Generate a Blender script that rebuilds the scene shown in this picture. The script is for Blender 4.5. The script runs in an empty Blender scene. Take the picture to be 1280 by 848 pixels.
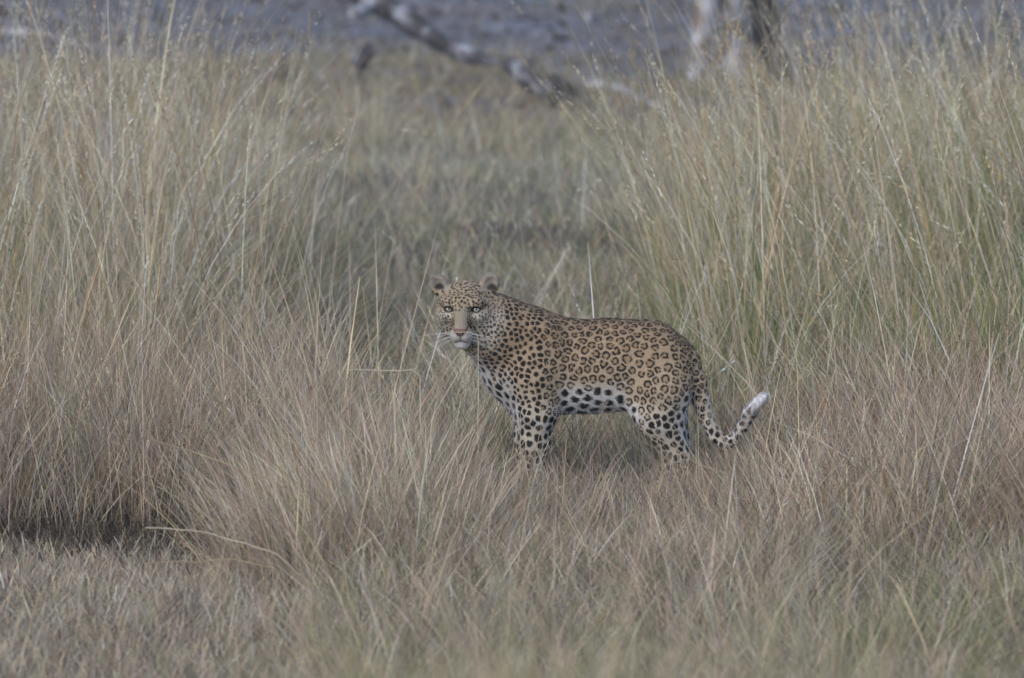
import bpy, math, random
import numpy as np
from mathutils import Vector

# ---------------------------------------------------------------- camera, sky, sun, exposure
random.seed(7)
RNG = np.random.default_rng(11)
scn = bpy.context.scene
COL = scn.collection
CAM_H, CAM_D, F_PX = 2.6, 20.0, 8000.0          # height, metres to the leopard, focal length in photo pixels
PITCH = math.atan(842.0 / F_PX)
cam_data = bpy.data.cameras.new('camera')
cam = bpy.data.objects.new('camera', cam_data)
COL.objects.link(cam)
cam.location = (0, -CAM_D, CAM_H)
cam.rotation_euler = (math.pi / 2 - PITCH, 0, 0)
cam_data.sensor_width = 36.0
cam_data.lens = F_PX / 1280.0 * 36.0
cam_data.clip_start = 0.5
cam_data.clip_end = 6000.0
cam_data.dof.use_dof = True
cam_data.dof.focus_distance = 20.0
cam_data.dof.aperture_fstop = 4.3
scn.camera = cam

SUN_EL, SUN_AZ = math.radians(38), math.radians(215)   # soft light from above, a little behind the camera's left
world = bpy.data.worlds.new('World')
scn.world = world
world.use_nodes = True
wn = world.node_tree
sky = wn.nodes.new('ShaderNodeTexSky')
sky.sky_type = 'NISHITA'
sky.sun_disc = False
sky.sun_elevation = SUN_EL
sky.sun_rotation = SUN_AZ
sky.air_density = 1.0
sky.dust_density = 1.2
sky.ozone_density = 1.0
bg = wn.nodes['Background']
bg.inputs['Strength'].default_value = 0.15
wn.links.new(sky.outputs[0], bg.inputs['Color'])

sun_data = bpy.data.lights.new('sun', 'SUN')
sun_data.energy = 0.9
sun_data.angle = math.radians(40)
sun_data.color = (1.0, 0.97, 0.93)
sun = bpy.data.objects.new('sun', sun_data)
COL.objects.link(sun)
sdir = Vector((math.sin(SUN_AZ) * math.cos(SUN_EL), math.cos(SUN_AZ) * math.cos(SUN_EL), math.sin(SUN_EL)))
sun.rotation_euler = (-sdir).to_track_quat('-Z', 'Y').to_euler()
sun.location = (0, 0, 12)

scn.view_settings.view_transform = 'Standard'
scn.view_settings.look = 'None'
scn.view_settings.exposure = 0.70
scn.view_settings.gamma = 1.0
scn.view_settings.use_curve_mapping = False
scn.render.engine = 'CYCLES'
cy = scn.cycles
cy.use_denoising = True
cy.max_bounces = 6
cy.diffuse_bounces = 3
cy.glossy_bounces = 2
cy.transmission_bounces = 4
cy.sample_clamp_indirect = 4.0
cy.use_adaptive_sampling = False

# ---------------------------------------------------------------- helpers
FWD = np.array([0, math.cos(PITCH), -math.sin(PITCH)])
UP = np.array([0, math.sin(PITCH), math.cos(PITCH)])
CAMP = np.array([0, -CAM_D, CAM_H])

def at(px, py, dist):
    """photo pixel -> world point on the upright plane `dist` metres in front of the camera"""
    r = FWD + np.array([(px - 640) / F_PX, 0, 0]) + UP * ((424 - py) / F_PX)
    return CAMP + r * (dist / r[1])

def ground_at(px, py):
    r = FWD + np.array([(px - 640) / F_PX, 0, 0]) + UP * ((424 - py) / F_PX)
    p = CAMP + r * (CAM_H / -r[2])
    return p

def hgt(x, y):
    x = np.asarray(x, float); y = np.asarray(y, float)
    a = 0.02 * np.sin(1.3 * x + 0.7 * y) + 0.015 * np.sin(2.1 * y - 0.9 * x + 1.0) + 0.01 * np.sin(3.7 * x + 2.9 * y)
    near = 1 - np.exp(-((x - 0.2) ** 2 + y ** 2) / 1.2)
    return a * near - 0.005

def smooth(a, b, x):
    t = np.clip((x - a) / (b - a), 0, 1)
    return t * t * (3 - 2 * t)

def lin(r, g, b):
    f = lambda c: ((c / 255 + 0.055) / 1.055) ** 2.4 if c > 10 else c / 255 / 12.92
    return np.array([f(r), f(g), f(b)])

def tag(o, label=None, cat=None, group=None, kind=None):
    if label: o['label'] = label
    if cat: o['category'] = cat
    if group: o['group'] = group
    if kind: o['kind'] = kind
    return o

def mesh_obj(name, verts, faces, mat, parent=None, cols=None, smooth_shade=True):
    """verts (N,3), faces: (M,3) or (M,4) array or list of such arrays"""
    if not isinstance(faces, (list, tuple)):
        faces = [faces]
    me = bpy.data.meshes.new(name)
    verts = np.ascontiguousarray(verts, np.float32)
    me.vertices.add(len(verts))
    me.vertices.foreach_set('co', verts.ravel())
    idx = np.concatenate([np.asarray(f, np.int32).ravel() for f in faces])
    tot = np.concatenate([np.full(len(f), np.asarray(f).shape[1], np.int32) for f in faces])
    start = np.concatenate([[0], np.cumsum(tot)[:-1]]).astype(np.int32)
    me.loops.add(len(idx))
    me.loops.foreach_set('vertex_index', idx)
    me.polygons.add(len(tot))
    me.polygons.foreach_set('loop_start', start)
    me.polygons.foreach_set('use_smooth', np.full(len(tot), smooth_shade, bool))
    me.update(calc_edges=True)
    if cols is not None:
        ca = me.color_attributes.new('Col', 'FLOAT_COLOR', 'POINT')
        c4 = np.ones((len(verts), 4), np.float32)
        c4[:, :3] = cols
        ca.data.foreach_set('color', c4.ravel())
    me.materials.append(mat)
    o = bpy.data.objects.new(name, me)
    COL.objects.link(o)
    if parent: o.parent = parent
    return o

def empty(name, loc=(0, 0, 0)):
    o = bpy.data.objects.new(name, None)
    COL.objects.link(o)
    o.location = loc
    o.empty_display_size = 0.1
    return o

def new_mat(name):
    m = bpy.data.materials.new(name)
    m.use_nodes = True
    nt = m.node_tree
    nt.nodes.clear()
    out = nt.nodes.new('ShaderNodeOutputMaterial')
    return m, nt, out

def N(nt, typ, **kw):
    n = nt.nodes.new(typ)
    for k, v in kw.items():
        setattr(n, k, v)
    return n

def vary(nt, col_socket, scale, amount, coord='Object'):
    """multiply a colour by a soft noise"""
    tc = N(nt, 'ShaderNodeTexCoord')
    no = N(nt, 'ShaderNodeTexNoise')
    no.inputs['Scale'].default_value = scale
    no.inputs['Detail'].default_value = 3
    nt.links.new(tc.outputs[coord], no.inputs['Vector'])
    mr = N(nt, 'ShaderNodeMapRange')
    mr.inputs['From Min'].default_value = 0.3
    mr.inputs['From Max'].default_value = 0.7
    mr.inputs['To Min'].default_value = 1 - amount
    mr.inputs['To Max'].default_value = 1 + amount
    nt.links.new(no.outputs['Fac'], mr.inputs['Value'])
    mx = N(nt, 'ShaderNodeMix', data_type='RGBA', blend_type='MULTIPLY')
    mx.inputs['Factor'].default_value = 1
    nt.links.new(col_socket, mx.inputs['A'])
    nt.links.new(mr.outputs['Result'], mx.inputs['B'])
    return mx.outputs['Result']

def grass_material(name, transl=0.3):
    m, nt, out = new_mat(name)
    at_ = N(nt, 'ShaderNodeAttribute', attribute_name='Col')
    c = vary(nt, at_.outputs['Color'], 9.0, 0.22)
    d = N(nt, 'ShaderNodeBsdfDiffuse')
    t = N(nt, 'ShaderNodeBsdfTranslucent')
    nt.links.new(c, d.inputs['Color'])
    nt.links.new(c, t.inputs['Color'])
    mx = N(nt, 'ShaderNodeMixShader')
    mx.inputs['Fac'].default_value = transl
    nt.links.new(d.outputs[0], mx.inputs[1])
    nt.links.new(t.outputs[0], mx.inputs[2])
    nt.links.new(mx.outputs[0], out.inputs['Surface'])
    return m

M_GRASS = grass_material('dry_grass')

def attr_material(name, rough=0.8, scale=60.0, amount=0.15, spec=0.2, bump=0.0, sheen=0.0):
    m, nt, out = new_mat(name)
    a = N(nt, 'ShaderNodeAttribute', attribute_name='Col')
    p = N(nt, 'ShaderNodeBsdfPrincipled')
    nt.links.new(vary(nt, a.outputs['Color'], scale, amount), p.inputs['Base Color'])
    p.inputs['Roughness'].default_value = rough
    p.inputs['Specular IOR Level'].default_value = spec
    if sheen:
        p.inputs['Sheen Weight'].default_value = sheen
    if bump:
        tc = N(nt, 'ShaderNodeTexCoord')
        no = N(nt, 'ShaderNodeTexNoise')
        no.inputs['Scale'].default_value = scale * 1.7
        no.inputs['Detail'].default_value = 6
        nt.links.new(tc.outputs['Object'], no.inputs['Vector'])
        b = N(nt, 'ShaderNodeBump')
        b.inputs['Strength'].default_value = bump
        b.inputs['Distance'].default_value = 0.02
        nt.links.new(no.outputs['Fac'], b.inputs['Height'])
        nt.links.new(b.outputs[0], p.inputs['Normal'])
    nt.links.new(p.outputs[0], out.inputs['Surface'])
    return m

# ---------------------------------------------------------------- ground
def ground_material():
    m, nt, out = new_mat('savanna_soil')
    tc = N(nt, 'ShaderNodeTexCoord')
    def noise(sc, det=5):
        n = N(nt, 'ShaderNodeTexNoise')
        n.inputs['Scale'].default_value = sc
        n.inputs['Detail'].default_value = det
        nt.links.new(tc.outputs['Object'], n.inputs['Vector'])
        return n
    n1, n2, n3 = noise(0.55), noise(3.2, 6), noise(38, 4)
    r1 = N(nt, 'ShaderNodeValToRGB')
    e = r1.color_ramp.elements
    e[0].position, e[0].color = 0.36, (0.09, 0.09, 0.11, 1)
    e[1].position, e[1].color = 0.66, (0.215, 0.215, 0.25, 1)
    nt.links.new(n2.outputs['Fac'], r1.inputs['Fac'])
    r2 = N(nt, 'ShaderNodeValToRGB')
    e = r2.color_ramp.elements
    e[0].position, e[0].color = 0.35, (0.16, 0.125, 0.10, 1)
    e[1].position, e[1].color = 0.70, (0.18, 0.175, 0.195, 1)
    nt.links.new(n3.outputs['Fac'], r2.inputs['Fac'])
    mx = N(nt, 'ShaderNodeMix', data_type='RGBA')
    mr = N(nt, 'ShaderNodeMapRange')
    mr.inputs['From Min'].default_value = 0.40
    mr.inputs['From Max'].default_value = 0.62
    nt.links.new(n1.outputs['Fac'], mr.inputs['Value'])
    nt.links.new(mr.outputs[0], mx.inputs['Factor'])
    nt.links.new(r1.outputs[0], mx.inputs['A'])
    nt.links.new(r2.outputs[0], mx.inputs['B'])
    sx = N(nt, 'ShaderNodeSeparateXYZ')
    nt.links.new(tc.outputs['Object'], sx.inputs[0])
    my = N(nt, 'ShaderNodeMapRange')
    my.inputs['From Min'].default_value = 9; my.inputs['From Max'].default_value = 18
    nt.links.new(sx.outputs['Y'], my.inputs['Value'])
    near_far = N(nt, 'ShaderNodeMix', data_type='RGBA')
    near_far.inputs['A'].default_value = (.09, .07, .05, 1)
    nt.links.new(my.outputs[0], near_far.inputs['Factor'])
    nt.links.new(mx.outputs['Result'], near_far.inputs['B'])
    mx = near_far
    p = N(nt, 'ShaderNodeBsdfPrincipled')
    p.inputs['Roughness'].default_value = 0.95
    p.inputs['Specular IOR Level'].default_value = 0.1
    nt.links.new(mx.outputs['Result'], p.inputs['Base Color'])
    b = N(nt, 'ShaderNodeBump')
    b.inputs['Strength'].default_value = 0.6
    b.inputs['Distance'].default_value = 0.03
    nt.links.new(n3.outputs['Fac'], b.inputs['Height'])
    nt.links.new(b.outputs[0], p.inputs['Normal'])
    nt.links.new(p.outputs[0], out.inputs['Surface'])
    return m

gx = np.concatenate([[-2500, -600, -150, -50, -25], np.linspace(-12, 12, 121), [25, 50, 150, 600, 2500]])
gy = np.concatenate([[-2500, -600, -150, -60, -30], np.linspace(-14, 45, 237), [55, 75, 120, 400, 1000, 4500]])
GX, GY = np.meshgrid(gx, gy, indexing='ij')
GZ = hgt(GX, GY)
far = np.maximum(np.abs(GX) - 12, 0) + np.maximum(np.abs(GY - 15) - 30, 0)
GZ *= np.exp(-far / 20)
nx, ny = GX.shape
ii = np.arange(nx * ny).reshape(nx, ny)
gq = np.stack([ii[:-1, :-1], ii[1:, :-1], ii[1:, 1:], ii[:-1, 1:]], -1).reshape(-1, 4)
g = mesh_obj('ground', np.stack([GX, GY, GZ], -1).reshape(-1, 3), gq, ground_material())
tag(g, 'grey brown dry savanna soil under the grass', 'ground', kind='structure')

# ---------------------------------------------------------------- leopard (signed distance body, surface nets)
S = 400.0
def P(px, py, y=0.0):
    """photo pixel on the leopard's plane -> local metres (feet line at py 622)"""
    return np.array([(px - 640) / S, y, (622 - py) / S + y * -0.0])

VOX = 0.0033
LO = np.array([-0.30, -0.27, -0.02]); HI = np.array([0.84, 0.22, 0.75])
DIM = np.ceil((HI - LO) / VOX).astype(int)
AX = [LO[i] + VOX * np.arange(DIM[i]) for i in range(3)]
FIELD = np.full(DIM, 1.0, np.float32)

def region(lo, hi):
    s = []
    for i in range(3):
        a = int(np.clip(np.floor((lo[i] - LO[i]) / VOX), 0, DIM[i] - 1))
        b = int(np.clip(np.ceil((hi[i] - LO[i]) / VOX) + 1, a + 1, DIM[i]))
        s.append(slice(a, b))
    X, Y, Z = np.meshgrid(AX[0][s[0]], AX[1][s[1]], AX[2][s[2]], indexing='ij')
    return tuple(s), np.stack([X, Y, Z], -1).astype(np.float32)

def smin(a, b, k):
    h = np.maximum(k - np.abs(a - b), 0) / k
    return np.minimum(a, b) - h * h * k * 0.25

def blend(s, d, k, sub=False):
    if sub:
        FIELD[s] = -smin(-FIELD[s], d, k)
    else:
        FIELD[s] = smin(FIELD[s], d, k)

def cone(a, b, ra, rb, k=0.03, sy=1.0):
    """tapered capsule; sy < 1 flattens it sideways (y)"""
    a = np.asarray(a, float); b = np.asarray(b, float)
    R = max(ra, rb) + k + 0.01
    s, p = region(np.minimum(a, b) - R, np.maximum(a, b) + R)
    q = p.copy()
    yc = (a[1] + b[1]) / 2
    q[..., 1] = (q[..., 1] - yc) / sy
    a2 = a.copy(); b2 = b.copy()
    a2[1] = (a[1] - yc) / sy; b2[1] = (b[1] - yc) / sy
    ab = b2 - a2
    t = np.clip(((q - a2) @ ab) / max(ab @ ab, 1e-9), 0, 1)
    d = np.linalg.norm(q - a2 - t[..., None] * ab, axis=-1) - (ra + (rb - ra) * t)
    blend(s, d * (sy if sy < 1 else 1), k)

def ell(c, r, k=0.03, R=None, sub=False):
    """ellipsoid, R: 3x3 with local axes as columns"""
    c = np.asarray(c, float); r = np.asarray(r, float)
    m = r.max() + k + 0.01
    s, p = region(c - m, c + m)
    q = p - c
    if R is not None:
        q = q @ R
    k0 = np.linalg.norm(q / r, axis=-1)
    k1 = np.linalg.norm(q / (r * r), axis=-1) + 1e-9
    blend(s, k0 * (k0 - 1) / k1, k, sub)

# torso
def chain(pts, k=0.03, sy=1.0):
    for (a, ra), (b, rb) in zip(pts[:-1], pts[1:]):
        cone(a, b, ra, rb, k, sy)
chain([(P(664, 448), .132), (P(700, 458), .122), (P(745, 459), .126), (P(790, 456), .120), (P(820, 454), .108), (P(842, 460), .080)], .05, .86)
chain([(P(655, 412), .046), (P(700, 427), .050), (P(760, 428), .050), (P(812, 431), .050), (P(842, 450), .046)], .05, .9)   # spine line
# chest and neck
cone(P(668, 452), P(642, 448, -.01), .128, .100, .05, .8)
cone(P(655, 434, 0), P(622, 410, -.045), .108, .090, .05, .9)
cone(P(648, 422, 0), P(610, 402, -.06), .095, .078, .05)
cone(P(628, 440, -.03), P(604, 412, -.06), .072, .062, .04)
cone(P(640, 470, -.02), P(655, 500, -.02), .075, .06, .05)
# shoulders / fore legs
for sgn, dx in ((-1, 3), (1, -1)):
    y = sgn * .082
    ell(P(668 + dx, 440, y * .95), (.075, .05, .115), .05)
    cone(P(662 + dx, 470, y), P(668 + dx, 512, y), .072, .060, .05)
    cone(P(668 + dx, 512, y), P(664 + dx, 552, y * .95), .058, .047, .03)
    cone(P(664 + dx, 552, y * .95), P(661 + dx, 590, y * .9), .047, .037, .03)
    cone(P(661 + dx, 590, y * .9), P(657 + dx, 612, y * .9), .035, .034, .02)
    ell(P(650 + dx, 613, y * .9), (.052, .038, .026), .02)
    for t in (-.024, -.008, .008, .024):
        ell(P(636 + dx, 616, y * .9 + t), (.018, .011, .014), .008)
# hind legs
for sgn, dx in ((-1, -3), (1, 2)):
    y = sgn * .078
    ell(P(832 + dx, 468, y * .9), (.076, .050, .120), .05)
    cone(P(832 + dx, 490, y), P(826 + dx, 520, y), .080, .064, .05)
    cone(P(826 + dx, 518, y), P(847 + dx, 570, y), .062, .036, .035)
    cone(P(840 + dx, 500, y), P(852 + dx, 572, y), .038, .024, .03)
    cone(P(850 + dx, 572, y), P(842 + dx, 606, y), .034, .029, .02)
    ell(P(834 + dx, 613, y), (.052, .036, .025), .02)
    for t in (-.022, -.007, .007, .022):
        ell(P(820 + dx, 616, y + t), (.018, .010, .013), .008)
# flank fold, belly
cone(P(782, 488, -.05), P(806, 512, -.07), .03, .03, .04)
cone(P(700, 490), P(775, 484), .055, .050, .05)
# tail
TAIL = [(P(846, 442, -.01), .040), (P(862, 453, -.02), .033), (P(873, 476, -.03), .028), (P(877, 500, -.035), .025), (P(884, 524, -.04), .022),
        (P(894, 543, -.045), .020), (P(907, 553, -.05), .018), (P(920, 548, -.055), .016), (P(931, 530, -.06), .0155), (P(939, 513, -.06), .020), (P(946, 504, -.06), .014), (P(954, 497, -.06), .018)]
chain(TAIL, .015)
# head: local frame (right, up, towards the viewer), yawed a little to picture left
HY = math.radians(-7)
HP = math.radians(3)
HC = P(581, 387, -.115)
hr = np.array([math.cos(HY), math.sin(HY), 0.0])           # picture right
hf = np.array([math.sin(HY) * math.cos(HP), -math.cos(HY) * math.cos(HP), -math.sin(HP)])
hu = np.cross(hr, -hf) * 1.0
hu = hu / np.linalg.norm(hu)
if hu[2] < 0: hu = -hu
HR = np.stack([hr, hu, hf], 1)                              # columns
def H(a, b, c): return HC + HR @ np.array([a, b, c])
def hell(a, b, c, r, k=.02, sub=False, R=None):
    ell(H(a, b, c), r, k, HR if R is None else HR @ R, sub)
hell(0, .020, -.03, (.076, .072, .095), .03)                # skull
cone(H(0, -.01, -.05), P(622, 412, -.05), .085, .095, .05)   # nape
for s_ in (-1, 1):
    hell(s_ * .046, -.004, -.002, (.043, .050, .055), .025)   # cheek
    hell(s_ * .036, -.045, -.02, (.036, .036, .045), .03)     # jaw
    hell(s_ * .0145, -.056, .080, (.0215, .024, .034), .014)    # whisker pad
    hell(s_ * .040, .047, .050, (.028, .012, .02), .02)       # brow
    hell(s_ * .045, .000, .045, (.026, .016, .022), .02)      # under the eye
cone(H(0, .035, .050), H(0, -.032, .096), .030, .021, .02)     # bridge
hell(0, -.038, .108, (.019, .012, .013), .008)               # nose pad
hell(0, -.085, .066, (.024, .019, .030), .016)               # chin
for s_ in (-1, 1):
    hell(s_ * .043, .021, .073, (.014, .0095, .013), .010, sub=True)   # eye socket
for s_ in (-1, 1):
    hell(s_ * .0435, .0320, .0570, (.019, .0065, .0115), .005)   # upper lid
    hell(s_ * .0425, .0090, .0560, (.016, .0050, .0090), .005)   # lower lid
# ears
for s_, ex, ey in ((-1, -.085, .082), (1, .075, .088)):
    c, sn = math.cos(s_ * -.45), math.sin(s_ * -.45)
    Rz = np.array([[c, -sn, 0], [sn, c, 0], [0, 0, 1.0]])
    hell(ex, ey, -.035, (.031, .038, .020), .012, R=Rz)
    hell(ex + s_ * .002, ey + .006, -.012, (.020, .026, .018), .006, sub=True, R=Rz)

def surface_nets(F):
    ins = F < 0
    nx, ny, nz = F.shape
    c = np.zeros((nx - 1, ny - 1, nz - 1), np.int8)
    corners = [(i, j, k) for i in (0, 1) for j in (0, 1) for k in (0, 1)]
    for i, j, k in corners:
        c += ins[i:nx - 1 + i, j:ny - 1 + j, k:nz - 1 + k]
    cells = np.argwhere((c > 0) & (c < 8))
    vid = np.full(c.shape, -1, np.int32)
    vid[tuple(cells.T)] = np.arange(len(cells))
    acc = np.zeros((len(cells), 3)); cnt = np.zeros(len(cells))
    for a in corners:
        for ax in range(3):
            if a[ax]: continue
            b = list(a); b[ax] = 1
            fa = F[cells[:, 0] + a[0], cells[:, 1] + a[1], cells[:, 2] + a[2]]
            fb = F[cells[:, 0] + b[0], cells[:, 1] + b[1], cells[:, 2] + b[2]]
            m = (fa < 0) != (fb < 0)
            t = np.where(m, fa / np.where(m, fa - fb, 1), 0)
            p = np.array(a, float)[None, :].repeat(len(cells), 0)
            p[:, ax] += t
            acc[m] += p[m]; cnt[m] += 1
    V = cells + acc / cnt[:, None]
    quads = []
    for ax in range(3):
        u, v = [(1, 2), (2, 0), (0, 1)][ax]
        sl0 = [slice(1, -1)] * 3; sl1 = [slice(1, -1)] * 3
        sl0[ax] = slice(0, -1); sl1[ax] = slice(1, None)
        A = ins[tuple(sl0)]; B = ins[tuple(sl1)]
        e = np.argwhere(A != B)
        flip = A[tuple(e.T)]
        off = np.array([1, 1, 1]); off[ax] = 0
        e = e + off
        def cell(du, dv):
            q = e.copy(); q[:, u] -= du; q[:, v] -= dv
            return vid[q[:, 0], q[:, 1], q[:, 2]]
        q = np.stack([cell(1, 1), cell(0, 1), cell(0, 0), cell(1, 0)], 1)
        q[~flip] = q[~flip][:, ::-1]
        quads.append(q)
    return V, np.concatenate(quads)

BV, BQ = surface_nets(FIELD)
BV = LO + BV * VOX
def relax(V, Q, n, w=0.5):
    for _ in range(n):
        acc = np.zeros_like(V); cnt = np.zeros(len(V))
        for i in range(4):
            for j in ((i + 1) % 4, (i + 3) % 4):
                for d in range(3):
                    acc[:, d] += np.bincount(Q[:, i], V[Q[:, j], d], len(V))
                cnt += np.bincount(Q[:, i], minlength=len(V))
        V = V * (1 - w) + w * acc / np.maximum(cnt, 1)[:, None]
    return V
BV = relax(BV, BQ, 3)
def vnormals(V, Q):
    n = np.cross(V[Q[:, 2]] - V[Q[:, 0]], V[Q[:, 3]] - V[Q[:, 1]])
    out = np.zeros_like(V)
    for i in range(4):
        for d in range(3):
            out[:, d] += np.bincount(Q[:, i], n[:, d], len(V))
    return out / (np.linalg.norm(out, axis=1, keepdims=True) + 1e-12)
BN = vnormals(BV, BQ)

# smooth pseudo noise for colours
def wnoise(p, freq, seed=0):
    r = np.random.default_rng(seed)
    o = np.zeros(len(p))
    for _ in range(7):
        d = r.normal(size=3); d /= np.linalg.norm(d)
        o += np.sin((p @ d) * freq * r.uniform(.6, 1.6) + r.uniform(0, 6.28))
    return o / 7

def coat_regions(p):
    """per point: blend weights of head / neck / leg / belly / tail"""
    X, Y, Z = p.T
    hl = (p - HC) @ HR
    head = smooth(.175, .115, np.linalg.norm(hl * [1, 1, .8], axis=1)) * smooth(.0, -.05, X - .0 + (hl[:, 2] < -.06) * .03)
    td = np.full(len(p), 9.0); ta = np.zeros(len(p))
    n = len(TAIL)
    for i in range(2, n - 1):
        a, b = TAIL[i][0], TAIL[i + 1][0]
        ab = b - a
        t = np.clip((p - a) @ ab / (ab @ ab), 0, 1)
        d = np.linalg.norm(p - a - t[:, None] * ab, axis=1)
        m = d < td
        td[m] = d[m]; ta[m] = (i - 2 + t[m]) / (n - 3)
    tail = (td < .05) & (X > (869 - 640) / S + np.maximum(0, (Z - .38)) * -.1) & (Z > .12)
    return hl, head, tail, ta

def coat(p, nrm):
    X, Y, Z = p.T
    hl, head, tail, ta = coat_regions(p)
    ochre = np.array([.285, .205, .135])
    tan = np.array([.37, .29, .21])
    pale = np.array([.47, .41, .34])
    white = np.array([.70, .70, .73])
    up = smooth(.30, .54, Z)
    base = tan[None] * (1 - up[:, None]) + ochre[None] * up[:, None]
    low = smooth(.36, .24, Z)[:, None]
    base = base * (1 - .9 * low) + pale * .9 * low
    # white belly, chest, inner legs
    belly = smooth(.315, .275, Z + .012 * wnoise(p, 60, 1)) * smooth(.09, .20, X) * smooth(.44, .35, X) * .9
    belly = np.maximum(belly, smooth(.1, .7, -nrm[:, 2]) * smooth(.2, .25, Z) * smooth(.44, .38, Z) * smooth(.02, .1, X) * smooth(.66, .6, X))
    chest = smooth(.22, .98, -nrm[:, 0] * .9 - nrm[:, 2] * .4 + .1 * wnoise(p, 50, 2) - .1) * smooth(.04, -.05, X + .2 * (Z - .30) - .03) * smooth(.5, .44, Z) * smooth(.2, .26, Z)
    inner = smooth(.2, .7, np.where(Y < 0, nrm[:, 1], -nrm[:, 1])) * smooth(.34, .28, Z)
    hindback = smooth(.4, .9, nrm[:, 0]) * smooth(.36, .30, Z) * smooth(.45, .52, X) * smooth(.08, .16, Z)
    w = np.clip(np.maximum.reduce([belly, chest, inner * .8, hindback * .7]), 0, 1)[:, None]
    base = base * (1 - w) + white * w
    # tail: pale underside, white tip
    tt = tail[:, None] * 1.0
    tipw = (smooth(.74, .90, ta) * tail)[:, None]
    under = smooth(-.2, .5, -nrm[:, 0])[:, None] * smooth(.1, .5, ta)[:, None] * tt
    base = base * (1 - .6 * under) + white * .6 * under
    base = base * (1 - tipw) + np.array([.66, .64, .66]) * tipw
    base *= (1 + .10 * wnoise(p, 35, 3) + .05 * wnoise(p, 120, 4))[:, None]
    return base, w[:, 0], hl, head, tail, ta

base, wht, hl, head, tail, ta = coat(BV, BN)
nv = len(BV)
X, Y, Z = BV.T
# --- scatter of rosettes / spots
legness = np.maximum(smooth(.30, .24, Z) * smooth(.17, .13, X) , smooth(.31, .25, Z) * smooth(.41, .45, X)) * (~tail)
legness = np.where(head > .3, 0, legness)
neckness = smooth(.14, .06, X) * (1 - legness)
spacing = .0268 + 0 * X
spacing = spacing * (1 - .12 * smooth(.45, .55, Z))
spacing = spacing * (1 - neckness) + .0160 * neckness
spacing = np.where(legness > .5, .0225, spacing)
spacing = np.where(wht > .5, .034, spacing)
spacing = np.where((wht > .40) & (X < .05), .030, spacing)
spacing = np.where(tail, .0205, spacing)
cand = np.random.default_rng(5).permutation(nv)[:80000]
cand = cand[head[cand] < .35]
seeds = np.zeros((0, 3)); sid = []
acc_p = np.zeros((4000, 3)); na = 0
for i in cand:
    if na and np.min(np.sum((acc_p[:na] - BV[i]) ** 2, 1)) < (spacing[i] * .93) ** 2:
        continue
    acc_p[na] = BV[i]; sid.append(i); na += 1
    if na >= 4000: break
sid = np.array(sid)
sub = cand[:26000]
for _ in range(4):                       # even the spacing out
    owner = np.zeros(len(sub), int)
    for s0 in range(0, len(sub), 2000):
        q = BV[sub[s0:s0 + 2000]]
        dd = np.linalg.norm(q[:, None, :] - BV[sid][None], axis=-1) / spacing[sid][None]
        owner[s0:s0 + 2000] = np.argmin(dd, 1)
    cntr = np.maximum(np.bincount(owner, minlength=len(sid)), 1)
    cen = np.stack([np.bincount(owner, BV[sub][:, k], len(sid)) / cntr for k in range(3)], 1)
    best = np.full(len(sid), 9.0); new = sid.copy()
    dd = np.linalg.norm(BV[sub] - cen[owner], axis=1)
    o_ = np.argsort(-dd)
    new[owner[o_]] = sub[o_]             # the closest vertex to each centroid is written last
    sid = new
r = np.random.default_rng(6)
bc, br, bs, be = [], [], [], []        # blob centre, radius, strength, elongation axis
rc, rr = [], []                        # rosette hearts
rc, rr = [np.zeros(3)], [1e-3]
# spots on the head, finer towards the muzzle
hc = np.where(head > .3)[0]
hc = hc[np.random.default_rng(8).permutation(len(hc))][:14000]
na = 0
for i in hc:
    a, b, c = hl[i]
    if c > .075 and b < .022 and abs(a) < .02: continue
    if c > .08 and b < -.03: continue                     # clean nose bridge and muzzle
    if abs(a) > .055 and b > .072 and c > -.05: continue   # ears
    if b < -.065 and c > .03 and abs(a) < .045: continue
    sp = .0080 + .0022 * float(smooth(.035, .05, b)) + .005 * float(smooth(.03, -.08, c)) + .003 * float(smooth(-.01, -.05, b))
    if na and np.min(np.sum((acc_p[:na] - BV[i]) ** 2, 1)) < sp ** 2: continue
    acc_p[na] = BV[i]; na += 1
    fh = float(smooth(.035, .05, b) * smooth(.065, .045, abs(a)))
    bc.append(BV[i]); br.append(sp * r.uniform(.32, .47) * (1 + .12 * fh)); bs.append(.95)
    v = HR @ np.array([r.normal() * .5, 1.0 if b > .03 else r.normal(), 0])
    be.append(v / np.linalg.norm(v))
bc = np.array(bc); br = np.array(br); bs = np.array(bs); be = np.array(be)
def spots_of(V):
    dark = np.zeros(len(V)); heart = np.zeros(len(V))
    warp = np.stack([wnoise(V, 260, 20), wnoise(V, 260, 21), wnoise(V, 260, 22)], 1) * .0022
    W = (V + warp).astype(np.float32)
    RC = np.array(rc); RR = np.array(rr)
    for s0 in range(0, len(V), 6000):
        w = W[s0:s0 + 6000]
        # blobs near the chunk only
        lo, hi = w.min(0) - .03, w.max(0) + .03
        m = np.where(np.all((bc > lo) & (bc < hi), 1))[0]
        if len(m):
            d = w[:, None, :] - bc[m][None].astype(np.float32)
            al = np.einsum('ijk,jk->ij', d, be[m].astype(np.float32))
            dd = np.sqrt(np.maximum(np.sum(d * d, -1) - .45 * al * al, 0))
            q = dd / br[m][None]
            dark[s0:s0 + 6000] = np.max(smooth(1.15, .80, q) * bs[m][None], axis=1)
        m = np.where(np.all((RC > lo) & (RC < hi), 1))[0]
        if len(m):
            d = np.linalg.norm(w[:, None, :] - RC[m][None].astype(np.float32), axis=-1) / RR[m][None]
            heart[s0:s0 + 6000] = np.max(smooth(1.2, .7, d), axis=1)
    return dark, heart
order = np.argsort(np.floor(X * 12) * 1000 + np.floor(Z * 12) * 10 + (Y > 0))
dark = np.zeros(nv); heart = np.zeros(nv)
do, ho = spots_of(BV[order])
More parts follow.
